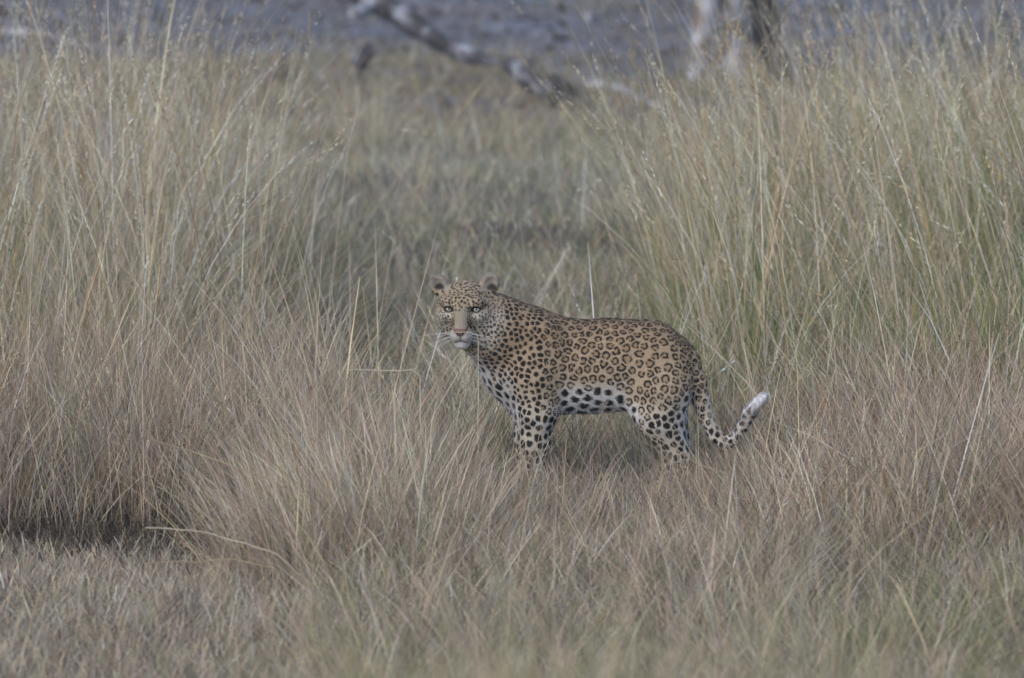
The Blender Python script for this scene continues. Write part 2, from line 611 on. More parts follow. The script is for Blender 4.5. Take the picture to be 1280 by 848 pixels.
dark[order] = do; heart[order] = ho
def cells_of(V, Nn):
    W = (V + np.stack([wnoise(V, 240, 50), wnoise(V, 240, 51), wnoise(V, 240, 52)], 1) * .0032).astype(np.float32)
    SP = BV[sid].astype(np.float32); ss = spacing[sid]
    rg = np.random.default_rng(77)
    ph = rg.uniform(0, 6.28, len(sid)); kk = rg.integers(3, 6, len(sid)); ph2 = rg.uniform(0, 6.28, len(sid)); big = rg.uniform(.80, 1.12, len(sid))
    solid = (legness[sid] > .45) | (wht[sid] > .45) | (neckness[sid] > .6) | (tail[sid] & (ta[sid] > .3))
    gap = np.where(wht[sid] > .45, np.where(SP[:, 0] < .05, .0062, .0050), np.where(legness[sid] > .45, .0021, np.where(neckness[sid] > .5, .0018, .0023)))
    dk_ = np.zeros(len(V)); ht = np.zeros(len(V))
    for s0 in range(0, len(V), 4000):
        w = W[s0:s0 + 4000]
        lo, hi = w.min(0) - .06, w.max(0) + .06
        m = np.where(np.all((SP > lo) & (SP < hi), 1))[0]
        if len(m) < 3: continue
        d = np.linalg.norm(w[:, None, :] - SP[m][None], axis=-1)
        o2 = np.argpartition(d, 1, axis=1)[:, :2]
        da = np.take_along_axis(d, o2, 1)
        sw = da[:, 0] > da[:, 1]
        i1 = np.where(sw, o2[:, 1], o2[:, 0])
        d1, d2 = da.min(1), da.max(1)
        g_ = m[i1]
        dep = np.minimum((d2 - d1) * .5, ss[g_] * .66 * big[g_] - d1) - gap[g_]
        # angle round the centre
        dv = w - SP[g_]
        nn = Nn[s0:s0 + 4000]
        t1 = np.cross(nn, np.tile([0, 1.0, .01], (len(nn), 1))); t1 /= np.linalg.norm(t1, axis=1, keepdims=True) + 1e-9
        t2 = np.cross(nn, t1)
        th = np.arctan2(np.sum(dv * t2, 1), np.sum(dv * t1, 1))
        brk = np.sin(kk[g_] * th + ph[g_]) * .7 + .5 * np.sin(th + ph2[g_])
        full = smooth(-.0006, .0010, dep)
        ring = .0066 - .0026 * smooth(.1, .9, brk)
        hole = smooth(ring - .0006, ring + .0014, dep)
        cut = smooth(.58, .84, brk)
        sol = solid[g_]
        dk_[s0:s0 + 4000] = np.where(sol, full, full * (1 - hole) * (1 - cut))
        ht[s0:s0 + 4000] = np.where(sol, 0, full * np.maximum(hole, cut))
    return dk_, ht
cd, chh = cells_of(BV[order], BN[order])
cdk = np.zeros(nv); cht = np.zeros(nv)
cdk[order] = cd; cht[order] = chh
bodyw = smooth(.42, .30, head)
dark = np.maximum(dark * (1 - bodyw), cdk * bodyw)
heart = cht * bodyw
# ridge of dark, dense markings along the spine
spine = smooth(.86, .99, BN[:, 2]) * smooth(.5, .54, Z) * smooth(.0, .06, X) * smooth(.72, .6, X)
dark = np.maximum(dark, spine * smooth(-.15, .15, wnoise(BV * [1, 3, 1], 170, 30)) * .8)
# face
a, b, c = hl.T
hm = head > .02
facew = np.zeros(nv)
greyface = np.array([.40, .33, .255])
hb = smooth(1.3, .8, np.linalg.norm((hl - [0, 0, .03]) / [.125, .135, .125], axis=1))
fcol = np.tile(np.array([.30, .235, .165]), (nv, 1))
def over(col, m, colr):
    m = m[:, None]
    return col * (1 - m) + np.asarray(colr) * m
A = np.abs(a)
fcol = over(fcol, smooth(.055, .02, A) * smooth(-.01, .02, b) * smooth(.0, .06, c), [.29, .225, .145])          # ochre forehead
fcol = over(fcol, smooth(.02, .045, A) * smooth(.03, -.01, b) * smooth(-.03, .02, c) * .7, [.41, .375, .33])      # pale cheeks
fcol = over(fcol, smooth(.032, .010, A) * smooth(-.045, -.015, b) * smooth(.055, .01, b) * smooth(.04, .07, c) * (.85 + .3 * wnoise(BV, 500, 61)), [.22, .188, .15])  # bridge
fcol = over(fcol, smooth(.012, .0, np.abs(A - .043) - .006) * smooth(.010, .0, np.abs(b - .004) - .003) * .45, [.50, .46, .40])   # under eyes
fcol = over(fcol, smooth(.009, .004, np.abs(A - .030)) * smooth(.012, .004, np.abs(b - .040)) * .6, [.55, .48, .36])
fcol = over(fcol, smooth(-.040, -.052, b) * smooth(.04, .065, c) * smooth(.055, .04, A) * .9, [.42, .40, .385])                          # white muzzle, chin
fcol = over(fcol, smooth(-.066, -.078, b) * smooth(.02, .05, c) * smooth(.05, .03, A) * .9, [.54, .53, .55])
eyed = np.sqrt(((A - .043) / 1.35) ** 2 + (b - .022) ** 2)
ex = eyed
dface = np.zeros(nv)
dface = np.maximum(dface, smooth(.0135, .0110, eyed + .25 * np.maximum(0, .018 - b)) * smooth(.02, .03, c))                                     # eye rim
dface = np.maximum(dface, smooth(.0055, .003, np.abs(b - (.020 - (.026 - A) * 1.2))) * smooth(.022, .026, A) * smooth(.034, .030, A) * (c > .03) * .8)
dface = np.maximum(dface, smooth(.004, .002, np.abs(b - (.024 + (A - .058) * .5))) * smooth(.056, .060, A) * smooth(.082, .074, A) * (c > 0) * .8)  # eye corner streak
dface = np.maximum(dface, smooth(.0042, .0018, np.abs(b + .0700 + .35 * A)) * smooth(.030, .016, A) * (c > .05) * .6)      # mouth
dface = np.maximum(dface, smooth(.0030, .0012, A) * smooth(-.075, -.070, b) * smooth(-.046, -.050, b) * (c > .08) * .8)    # philtrum
for wr, (wb, slope) in enumerate([(-.050, .15), (-.057, .05), (-.064, -.05)]):
    rowm = smooth(.0030, .0012, np.abs(b - (wb + slope * (A - .03)))) * smooth(-.1, .3, np.sin(A * 900 + wr * 2)) * smooth(.016, .022, A) * smooth(.047, .042, A) * (c > .06)
    dface = np.maximum(dface, rowm * .55)
nw = .005 + (b + .054) * .75
nose = smooth(.002, -.0015, A - nw) * smooth(-.0550, -.0525, b) * smooth(-.0275, -.031, b) * (c > .085)
fcol = over(fcol, nose, [.18, .105, .095])
dface = np.maximum(dface, nose * smooth(.0035, .001, np.abs(np.hypot((A - .012), (b + .044) * 1.3) - .003)) * .9)
dface = np.maximum(dface, smooth(.004, .0015, np.abs(A - nw)) * smooth(-.0560, -.0530, b) * smooth(-.030, -.036, b) * (c > .085) * .85)
# ears: pale grizzled inside, dark patch low, pale rim
earm = (b > .03) * smooth(.045, .055, A) * smooth(.066, .074, b) * smooth(-.07, -.06, c)
fcol = over(fcol, earm * np.clip(.8 + .5 * wnoise(BV, 420, 41), 0, 1), [.29, .25, .20])
earin = earm * smooth(.2, .6, BN @ hf)
fcol = over(fcol, earin * .8, [.23, .20, .175])
dface = np.maximum(dface, earin * smooth(.020, .010, np.hypot(A - .082, (b - .076))) * .9)
dface = np.maximum(dface, earm * smooth(.0, -.4, BN @ hf) * .3)
hb = np.maximum(hb, earm)
cols = over(base, hb, [0, 0, 0]) + fcol * hb[:, None]
cols *= (1 - .20 * heart * (1 - wht))[:, None] * np.array([1, .93, .82]) ** heart[:, None]
clean = (hm & (((c > .078) & (b < .02) & ((A < .018) | (b < -.032))) | (eyed < .0125)))
dk = np.where(clean | (earm > .2), 0, dark)
dk = np.maximum(dk, dface * (hb > .1))
# spots soften out on the tail tip
dk = dk * np.where(tail, 1 - .75 * smooth(.68, .92, ta), 1)
cols = over(cols, dk * .98, [.010, .0085, .008])
cols = np.clip(cols, .006, .8)

leopard = empty('leopard', (0, 0, 0))
tag(leopard, 'spotted leopard standing side-on in dry grass, head turned to look out', 'leopard')
LEO_ORIGIN = np.array([0, 0, 0.0])
M_FUR = attr_material('leopard_coat', .95, 220, .12, .05)
body = mesh_obj('body', BV, BQ, M_FUR, leopard, cols)

# --- fur: short hairs lying along the coat, coloured like the skin they grow from
def make_fur(n, seed):
    r = np.random.default_rng(seed)
    tri = BQ[r.integers(0, len(BQ), n)]
    u = r.random((n, 2))
    w4 = np.stack([(1 - u[:, 0]) * (1 - u[:, 1]), u[:, 0] * (1 - u[:, 1]), u[:, 0] * u[:, 1], (1 - u[:, 0]) * u[:, 1]], 1)
    p = np.einsum('ij,ijk->ik', w4, BV[tri])
    n_ = np.einsum('ij,ijk->ik', w4, BN[tri]); n_ /= np.linalg.norm(n_, axis=1, keepdims=True)
    cc = cols[tri[:, 0]]
    flow = np.tile(np.array([1.0, 0, -.25]), (n, 1))
    hloc = (p - HC) @ HR
    onhead = np.linalg.norm(hloc * [1, 1, .8], axis=1) < .15
    fr = hloc - np.array([0, -.045, .11])
    flow[onhead] = (fr @ HR.T)[onhead] / (np.linalg.norm(fr[onhead], axis=1, keepdims=True) + 1e-6)
    leg = (p[:, 2] < .28) & ~onhead
    flow[leg] = [0.15, 0, -1]
    tl = (p[:, 0] > .585) & (p[:, 2] > .1)
    flow[tl] = [.3, 0, -1]
    flow[tl & (p[:, 0] > .69)] = [.5, 0, .85]
    flow += r.normal(size=(n, 3)) * .22
    flow -= n_ * np.sum(flow * n_, 1, keepdims=True)
    flow /= np.linalg.norm(flow, axis=1, keepdims=True) + 1e-9
    L = .0062 * r.uniform(.6, 1.3, n)
    L *= np.where(onhead, .55, 1)
    L *= np.where(onhead & (hloc[:, 2] > .05), .4, 1)
    L *= np.where((hloc[:, 1] > .07) & (np.abs(hloc[:, 0]) > .05), 2.0, 1)
    wh = wht[tri[:, 0]]
    L *= 1 + 1.2 * wh * (~onhead)
    L *= np.where((p[:, 0] > .69) & (p[:, 2] > .15), 1.9, 1)
    eyezone = onhead & (np.hypot(np.abs(hloc[:, 0]) - .043, hloc[:, 1] - .022) < .02)
    nosez = onhead & (np.abs(hloc[:, 0]) < .022) & (np.abs(hloc[:, 1] + .042) < .014)
    keep = ~(eyezone | nosez)
    side = np.cross(n_, flow)
    wd = .0011
    lift = r.uniform(.18, .45, n)[:, None]
    v0 = p - side * wd - n_ * .001
    v1 = p + side * wd - n_ * .001
    v2 = p + flow * L[:, None] * (1 - lift * .4) + n_ * L[:, None] * lift
    V = np.stack([v0, v1, v2], 1)[keep].reshape(-1, 3)
    jit = (1 + r.normal(size=n) * .13)[:, None]
    C = np.repeat((cc * jit)[keep], 3, 0)
    F = np.arange(len(V)).reshape(-1, 3)
    return V, F, np.clip(C, .006, .85)
fv, ff, fc = make_fur(130000, 3)
fur = mesh_obj('fur', fv, ff, M_FUR, leopard, fc, False)

# --- eyes
def make_eye(s_):
    ctr = H(s_ * .043, .0210, .0495)
    d = hf + hr * (-.02 * s_)
    d /= np.linalg.norm(d)
    # aim roughly at the camera
    look = CAMP - ctr; look /= np.linalg.norm(look)
    e1 = np.cross(look, [0, 0, 1]); e1 /= np.linalg.norm(e1)
    e2 = np.cross(e1, look)
    V, C, F = [], [], []
    rings, seg, R = 16, 28, .0140
    for i in range(rings + 1):
        th = math.pi * .75 * i / rings
        for j in range(seg):
            ph = 2 * math.pi * j / seg
            V.append(ctr + R * (math.cos(th) * look + math.sin(th) * (math.cos(ph) * e1 + math.sin(ph) * e2)))
            ang = math.sin(th) * R if th < 1.57 else R
            if ang < .0028: C.append((.006, .006, .006))
            elif ang < .0085: C.append((.27, .28, .215))
            else: C.append((.02, .017, .014))
    for i in range(rings):
        for j in range(seg):
            F.append((i * seg + j, (i + 1) * seg + j, (i + 1) * seg + (j + 1) % seg, i * seg + (j + 1) % seg))
    return mesh_obj('eye', np.array(V), np.array(F), M_EYE, leopard, np.array(C))
M_EYE = attr_material('eye_surface', .12, 400, .1, .6)
make_eye(-1); make_eye(1)

# --- whiskers
M_WHISK = attr_material('whisker_hair', .5, 50, .05, .3)
def tube(pts, radii, seg=5):
    pts = np.asarray(pts, float)
    n = len(pts)
    T = np.gradient(pts, axis=0)
    T /= np.linalg.norm(T, axis=1, keepdims=True) + 1e-12
    ref = np.array([0.13, 0.92, 0.37])
    A = np.cross(T, ref); A /= np.linalg.norm(A, axis=1, keepdims=True) + 1e-12
    B = np.cross(T, A)
    th = np.arange(seg) * 2 * math.pi / seg
    V = pts[:, None, :] + np.asarray(radii)[:, None, None] * (np.cos(th)[None, :, None] * A[:, None, :] + np.sin(th)[None, :, None] * B[:, None, :])
    ii = np.arange(n * seg).reshape(n, seg)
    jj = np.roll(ii, -1, 1)
    F = np.stack([ii[:-1], jj[:-1], jj[1:], ii[1:]], -1).reshape(-1, 4)
    return V.reshape(-1, 3), F
rw = random.Random(4)
for s_ in (-1, 1):
    for k in range(6):
        b0 = -.050 - .008 * (k % 3)
        a0_ = .022 + .008 * (k // 3)
        ln = rw.uniform(.075, .12)
        dn = rw.uniform(-.15, .05) - .18 * (k % 3)
        pts = []
        for t in np.linspace(0, 1, 7):
            pts.append(H(s_ * (a0_ + ln * t * .92), b0 + dn * ln * t - .02 * t * t, .097 - .05 * t))
        v, f = tube(pts, .00055 * (1 - .6 * np.linspace(0, 1, 7)), 4)
        mesh_obj('whisker', v, f, M_WHISK, leopard, np.tile([.75, .74, .74], (len(v), 1)))

# ---------------------------------------------------------------- grass
PAL = {
    'straw':  (.43, .345, .215), 'pale': (.58, .50, .375), 'pink': (.44, .325, .245), 'rust': (.27, .165, .095),
    'grey':   (.36, .325, .265), 'green': (.125, .175, .055), 'lime': (.19, .245, .055), 'olive': (.20, .205, .10),
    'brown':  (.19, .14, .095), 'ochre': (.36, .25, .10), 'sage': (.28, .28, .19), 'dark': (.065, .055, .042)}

for _k in PAL:
    _c = np.array(PAL[_k]); PAL[_k] = tuple((_c * .94 + _c.mean() * .06) * np.array([1.0, .985, .985]))

def colours(n, mix, rng, jit=.16):
    keys = list(mix); w = np.array([mix[k] for k in keys], float); w /= w.sum()
    base = np.array([PAL[k] for k in keys])[rng.choice(len(keys), n, p=w)]
    return base * np.exp(rng.normal(size=(n, 1)) * jit * 1.6) * np.exp(rng.normal(size=(n, 3)) * .04)

class Grass:
    def __init__(self): self.V, self.F, self.C, self.n = [], [], [], 0
    def add(self, V, F, C):
        self.V.append(V); self.F.append(F + self.n); self.C.append(C); self.n += len(V)
    def blades(self, x, y, h, az, lean, curve, w, col, rng, seg=4, kink=.05, tipcol=.12):
        n = len(x)
        ds = h / seg
        th = lean.copy()
        kseg = np.where(rng.random(n) < kink, rng.integers(1, seg, n), 99)
        kamt = rng.uniform(.5, 1.7, n)
        P_ = np.stack([x, y, hgt(x, y) - .012], 1)
        dx, dy = np.cos(az), np.sin(az)
        ph = rng.uniform(0, math.pi, n)
        sx, sy = np.cos(ph), np.sin(ph) * .8
        rings = []; cc = []
        for i in range(seg + 1):
            t = i / seg
            ww = w * (1 - .85 * t ** 2.2) * .5
            off = np.stack([sx * ww, sy * ww, np.zeros(n)], 1)
            rings.append(np.stack([P_ - off, P_ + off], 1))
            cc.append(np.repeat((col * (1 + tipcol * t))[:, None, :], 2, 1))
            if i < seg:
                th_i = th + curve * ((i + 1) / seg) ** 1.4
                th_i = np.where(i >= kseg, th_i + kamt, th_i)
                step = np.stack([np.sin(th_i) * dx, np.sin(th_i) * dy, np.cos(th_i)], 1) * ds[:, None]
                P_ = P_ + step
                P_[:, 2] = np.maximum(P_[:, 2], .004)
        V = np.stack(rings, 1)                        # n, seg+1, 2, 3
        C = np.stack(cc, 1)
        base = (np.arange(n) * (seg + 1) * 2)[:, None, None]
        i = np.arange(seg)
        q = np.stack([2 * i, 2 * i + 1, 2 * i + 3, 2 * i + 2], 1)[None]
        self.add(V.reshape(-1, 3), (base + q).reshape(-1, 4), C.reshape(-1, 3))
        return P_, V
    def heads(self, V, h, col, rng, m=9, size=.035, start=.0):
        """feathery seed heads on blades given by ring array V"""
        n = V.shape[0]
        a = V[:, -2].mean(1); b = V[:, -1].mean(1)
        T = b - a
        T = T / (np.linalg.norm(T, axis=1, keepdims=True) + 1e-9)
        L = np.minimum(h * .17, .20)
        out = []; oc = []
        for k in range(m):
            t = (k + rng.random(n)) / m
            p = b - T * (L * (1 - t))[:, None]
            r = rng.normal(size=(n, 3)); r -= T * np.sum(r * T, 1, keepdims=True)
            r /= np.linalg.norm(r, axis=1, keepdims=True) + 1e-9
            ln = size * (1 - .6 * t) * rng.uniform(.5, 1.2, n)
            tip = p + (T * .85 + r * .5) * ln[:, None]
            s = np.cross(T, r) * .0022
            mid = (p + tip) / 2
            out.append(np.stack([p, mid + s, tip, mid - s], 1))
            oc.append(np.repeat((col * rng.uniform(.9, 1.25, (n, 1)))[:, None], 4, 1))
        V2 = np.stack(out, 1).reshape(-1, 3)
        C2 = np.stack(oc, 1).reshape(-1, 3)
        self.add(V2, np.arange(len(V2)).reshape(-1, 4), C2)
    def build(self, name, label, cat='grass'):
        o = mesh_obj(name, np.concatenate(self.V), np.concatenate(self.F), M_GRASS, None, np.clip(np.concatenate(self.C), .01, .75), True)
        return tag(o, label, cat, kind='stuff')

def inside(poly, x, y):
    poly = np.asarray(poly, float)
    c = np.zeros(len(x), bool)
    j = len(poly) - 1
    for i in range(len(poly)):
        xi, yi = poly[i]; xj, yj = poly[j]
        m = ((yi > y) != (yj > y)) & (x < (xj - xi) * (y - yi) / (yj - yi + 1e-12) + xi)
        c ^= m
        j = i
    return c

def scatter(poly, n, rng, clump=.12, nclump=None, loose=.3):
    """points in a polygon given in (x, distance from camera), gathered in clumps; returns x, y, offset from clump"""
    poly = np.asarray(poly, float)
    lo, hi = poly.min(0), poly.max(0)
    def pick(k):
        out = np.zeros((0, 2))
        while len(out) < k:
            q = lo + rng.random((k * 2 + 50, 2)) * (hi - lo)
            out = np.concatenate([out, q[inside(poly, q[:, 0], q[:, 1])]])
        return out[:k]
    nc = nclump or max(8, n // 70)
    cen = pick(nc)
    k = rng.integers(0, nc, n)
    off = rng.normal(size=(n, 2)) * clump * rng.uniform(.4, 1.1, nc)[k][:, None]
    pts = cen[k] + off
    ls = rng.random(n) < loose
    pts[ls] = pick(int(ls.sum())); off[ls] = rng.normal(size=(int(ls.sum()), 2)) * clump
    return pts[:, 0], pts[:, 1] - CAM_D, off, np.where(ls, -1, k)

HOLLOWS = [(-.52, 23.2, .26), (-.42, 22.2, .2), (1.15, 21.6, .2), (-1.1, 25.2, .22), (1.75, 22.6, .25), (.35, 18.6, .16), (.95, 17.4, .2)]
def stand(G, poly, n, h, mix, rng, w=(.0022, .005), lean=(.03, .18), curve=(.1, .5), clump=.12, loose=.3, seg=4,
          kink=.05, bias=(0, 0), heads=0.0, nclump=None, chvar=1.0, fan=1.0, hmul=None, avoid=True, m=9):
    x, y, off, k = scatter(poly, n, rng, clump, nclump, loose)
    if avoid:                                        # keep stems out of the leopard's body
        bad = (x > -.06) & (x < .62) & (np.abs(y) < .12)
        x, y, off, k = x[~bad], y[~bad], off[~bad], k[~bad]
    n = len(x)
    hh = rng.uniform(h[0], h[1], n)
    ch = np.exp(np.random.default_rng(3).normal(size=4000) * .16)
    hh *= np.where(k >= 0, ch[k % 4000] ** chvar, 1)
    for hx_, hd_, hr_ in HOLLOWS:                     # trodden hollows in the stand
        hh *= 1 - .62 * np.exp(-((x - hx_) ** 2 + ((y + CAM_D - hd_) * .6) ** 2) / hr_ ** 2)
    if hmul is not None: hh *= hmul(x, y)
    dirv = off * fan / max(clump, 1e-6) + rng.normal(size=(n, 2)) * .6 + np.asarray(bias)
    az = np.arctan2(dirv[:, 1], dirv[:, 0])
    ln = rng.uniform(lean[0], lean[1], n) * (.5 + .5 * np.minimum(np.linalg.norm(dirv, axis=1), 2))
    cv = rng.uniform(curve[0], curve[1], n)
    ww = rng.uniform(w[0], w[1], n)
    col = colours(n, mix, rng)
    bl = rng.random(n) < .10                          # a few broad pale blades
    ww[bl] *= 1.45; col[bl] *= 1.15
    _, V = G.blades(x, y, hh, az, ln, cv, ww, col, rng, seg, kink)
    if heads > 0:
        s = rng.random(n) < heads
        G.heads(V[s], hh[s], col[s] * 1.1, rng, m=m)

R0 = np.random.default_rng(21)
# tall left stand -------------------------------------------------
G = Grass()
PL = [(-3.2, 21.2), (-1.25, 21.2), (-.95, 22.2), (-.80, 24), (-.92, 26), (-1.15, 28), (-1.6, 29), (-3.6, 29)]
stand(G, PL, 17000, (.30, .72), {'straw': 4, 'grey': 2.5, 'green': 1.8, 'olive': 2.4, 'pink': 1.6, 'brown': 1.6, 'pale': 1.4}, R0, w=(.002, .0055), lean=(.03, .60), curve=(.1, .85), heads=.05, kink=.14, fan=.5)
stand(G, PL, 3800, (.75, 1.42), {'straw': 4, 'pale': 3.5, 'grey': 2.4, 'rust': .7, 'ochre': .9}, R0, w=(.0022, .005), lean=(.01, .30), curve=(.05, .75), heads=.6, seg=6, kink=.07, fan=.4, m=11)
stand(G, PL, 4500, (.22, .55), {'green': 3, 'olive': 3, 'lime': 1, 'brown': 1.5, 'rust': .8}, R0, w=(.003, .006), lean=(.03, .35), curve=(.1, .6), clump=.10, nclump=70, loose=.1)
G.build('tall_grass', 'tall pale seeding grass with green and rust stems behind fine pinkish grass')
# pinkish lower stand before it ------------------------------------
G = Grass()
PR = [(-3.0, 19.1), (-1.62, 19.1), (-1.45, 19.25), (-1.3, 19.05), (-1.15, 19.25), (-1.0, 19.1), (-.88, 19.25), (-.78, 19.1), (-.64, 19.9), (-.64, 21), (-.85, 22.4), (-3.0, 22)]
stand(G, PR, 19000, (.26, .58), {'pink': 4.5, 'straw': 2, 'grey': 3, 'rust': .7, 'brown': 1.8, 'olive': .8, 'pale': .6}, R0, w=(.0016, .0042), lean=(.03, .45), curve=(.1, .7), heads=.06, m=6, kink=.1, fan=.7)
stand(G, PR, 2200, (.45, .8), {'straw': 3, 'pale': 2.5, 'ochre': 1, 'rust': 1}, R0, w=(.002, .0042), lean=(.05, .5), curve=(.0, .4), kink=.15)
FOOT_SHADE = [(-2.9, 18.35), (-1.5, 18.5), (-1.2, 18.35), (-.8, 18.5), (-.55, 18.7), (-.6, 19.3), (-.7, 19.8), (-2.9, 19.8)]
stand(G, FOOT_SHADE, 9000, (.05, .17), {'dark': 5, 'brown': 1.2}, R0, w=(.002, .004), lean=(.1, .9), curve=(.2, .9), clump=.12)  # short blades coloured dark to stand in for shade at the stand's foot
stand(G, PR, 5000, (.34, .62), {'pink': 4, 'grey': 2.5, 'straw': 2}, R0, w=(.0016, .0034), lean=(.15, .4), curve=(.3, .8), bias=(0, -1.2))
G.build('pinkish_grass', 'fine pinkish brown grass with a foot coloured dark as shade above the cropped turf')
# right tall stand ---------------------------------------------------
G = Grass()
PQ = [(.80, 20.9), (3.4, 20.9), (3.9, 29), (1.3, 29), (.78, 27.0), (.56, 25), (.56, 23.2)]
stand(G, PQ, 19000, (.30, .72), {'straw': 4, 'olive': 3, 'green': 2.0, 'lime': 1.2, 'grey': 1.5, 'ochre': 1.2, 'pink': 1.2, 'pale': 1.4}, R0, w=(.002, .0055), lean=(.03, .55), curve=(.1, .8), heads=.05, kink=.14, fan=.5)
stand(G, PQ, 4900, (.75, 1.42), {'straw': 4, 'pale': 4, 'grey': 1.2, 'ochre': 1.2, 'olive': 1.0}, R0, w=(.0022, .005), lean=(.01, .30), curve=(.05, .75), heads=.6, seg=6, bias=(-.3, 0), kink=.07, fan=.4, m=11)
stand(G, PQ, 7000, (.30, .72), {'green': 4, 'olive': 2.5, 'lime': 3, 'ochre': 1.0}, R0, w=(.003, .006), lean=(.03, .3), curve=(.1, .5), clump=.11, nclump=80, loose=.15,
      hmul=lambda x, y: .75 + .35 * smooth(.8, 1.8, x))
G.build('tall_grass', 'tall yellow green seeding grass standing before the tree trunk')
# right reddish foreground -----------------------------------------------
G = Grass()
PF = [(.72, 18.3), (3.0, 18.2), (3.2, 21.2), (.85, 21.2), (.68, 20.1)]
stand(G, PF, 21000, (.20, .48), {'pink': 4.5, 'straw': 2.5, 'grey': 2.5, 'rust': .7, 'brown': 1.6, 'olive': .7, 'pale': .6}, R0, w=(.0016, .0042), lean=(.05, .65), curve=(.1, .8), kink=.18, heads=.05, m=6, fan=.5,
      hmul=lambda x, y: .62 + .5 * smooth(.65, 1.35, x))
stand(G, PF, 1700, (.4, .7), {'straw': 3, 'pale': 2.5, 'rust': 1}, R0, w=(.002, .004), lean=(.1, .6), curve=(.0, .5), kink=.2)
stand(G, [(.62, 19.55), (.82, 19.5), (.86, 19.86), (.62, 19.86)], 500, (.12, .26), {'pink': 3, 'straw': 3, 'pale': 1}, R0, w=(.0018, .0036), lean=(.05, .6), curve=(.1, .7), kink=.15)
G.build('reddish_grass', 'reddish tan tangled grass around the white tail tip')
# middle corridor --------------------------------------------------------
G = Grass()
PC = [(-1.0, 21.4), (.85, 20.7), (.62, 23), (.62, 25), (.9, 27.5), (1.6, 30), (2.2, 36), (-2.4, 36), (-1.2, 29), (-.95, 26), (-.85, 23.5)]
stand(G, PC, 36000, (.06, .22), {'sage': 3.4, 'grey': 2.0, 'straw': 3.6, 'green': 1.6, 'olive': 2.0, 'pale': 2.0}, R0, w=(.002, .005), lean=(.05, .6), curve=(.2, 1.0), clump=.16, fan=.7, hmul=lambda x, y: 1 - .35 * smooth(3, 8, y))
stand(G, PC, 3000, (.20, .50), {'straw': 3, 'pale': 3.5, 'grey': 3, 'ochre': .6}, R0, w=(.002, .0042), lean=(.05, .65), curve=(.0, .6), kink=.15, heads=.25, m=6)
PC2 = [(-.75, 20.35), (.95, 20.25), (.9, 21.6), (-.9, 21.8)]
stand(G, PC2, 6500, (.10, .30), {'straw': 3, 'grey': 3, 'olive': 1.6, 'green': 1.2, 'brown': 1, 'rust': .5}, R0, lean=(.05, .6), curve=(.1, .7), kink=.1)
stand(G, PC2, 800, (.32, .60), {'straw': 3, 'pale': 4, 'rust': .6}, R0, w=(.002, .004), lean=(.1, .7), curve=(.0, .4), kink=.15, heads=.1)
G.build('meadow_grass', 'greyish green short grass in the opening behind the leopard')
# fan of pale stems in front, left of the forelegs -----------------------------------
G = Grass()
PD = [(-.70, 18.3), (-.62, 18.0), (-.05, 18.2), (.0, 19.3), (-.12, 19.9), (-.5, 20.3), (-.85, 19.6)]
stand(G, PD, 12500, (.16, .42), {'pink': 2.6, 'straw': 3.5, 'grey': 3.4, 'pale': 1.2, 'olive': .8, 'brown': 1.2}, R0, w=(.0017, .0044), lean=(.05, .6), curve=(.1, .7), kink=.12, bias=(-.15, 0), clump=.10, fan=.6,
      hmul=lambda x, y: 1 - .40 * smooth(-.35, -.02, x))
stand(G, PD, 1500, (.36, .60), {'straw': 3, 'pale': 3.5, 'pink': 3}, R0, w=(.0024, .0048), lean=(.15, .6), curve=(.0, .5), kink=.1, bias=(-.9, 0),
      hmul=lambda x, y: 1 - .50 * smooth(-.35, -.02, x))
G.build('leaning_grass', 'pale straw stems leaning in a fan in front of the white chest')
# grass in front of the legs ------------------------------------------------------------
G = Grass()
PE = [(-.15, 17.9), (.9, 17.9), (.85, 20.1), (-.12, 20.1)]
stand(G, PE, 17000, (.08, .215), {'pink': 3.2, 'straw': 3, 'grey': 3.4, 'brown': 1.6, 'olive': .8, 'rust': .4, 'pale': .5}, R0, w=(.0016, .004), lean=(.05, .8), curve=(.1, .9), kink=.18, clump=.1, fan=.5)
stand(G, PE, 420, (.20, .38), {'straw': 3, 'pale': 3, 'pink': 2}, R0, w=(.0018, .0036), lean=(.1, .8), curve=(.0, .5), kink=.25)
G.build('matted_grass', 'matted pinkish grass hiding the paws of the leopard')
# cropped turf bottom left --------------------------------------------------------------
G = Grass()
PG = [(-2.6, 15.2), (-.3, 15.2), (-.45, 18.1), (-.7, 18.75), (-.9, 18.5), (-1.1, 18.75), (-1.3, 18.5), (-1.45, 18.85), (-1.6, 18.55), (-2.8, 18.7)]
stand(G, PG, 42000, (.04, .125), {'grey': 4, 'straw': 3, 'pink': 2.2, 'brown': 1.5, 'pale': .8}, R0, w=(.002, .005), lean=(.1, .7), curve=(.1, .7), clump=.10, seg=3, loose=.6)
G.build('cropped_turf', 'short cropped grey dry turf below the dark grass foot')
# bottom centre and right -----------------------------------------------------------------
G = Grass()
PH = [(-.45, 15.3), (2.6, 15.3), (2.8, 18.3), (-.5, 18.4)]
stand(G, PH, 24000, (.10, .28), {'grey': 3.4, 'straw': 2.6, 'pink': 2.4, 'olive': 1.4, 'green': .6, 'brown': 1.5, 'pale': .5}, R0, w=(.0018, .0045), lean=(.08, .75), curve=(.2, .9), kink=.15, fan=.6)
stand(G, PH, 1000, (.28, .48), {'straw': 3, 'pale': 2, 'pink': 2}, R0, w=(.0018, .0036), lean=(.1, .8), curve=(.0, .6), kink=.25)
PH2 = [(.75, 15.6), (1.7, 15.6), (1.7, 17.3), (.75, 17.2)]
stand(G, PH2, 1500, (.16, .32), {'green': 1.5, 'olive': 4, 'straw': 2}, R0, w=(.002, .0045), lean=(.1, .5), curve=(.2, .9), nclump=16, loose=.1)
G.build('mixed_grass', 'mixed straw and olive grass tufts in the foreground')
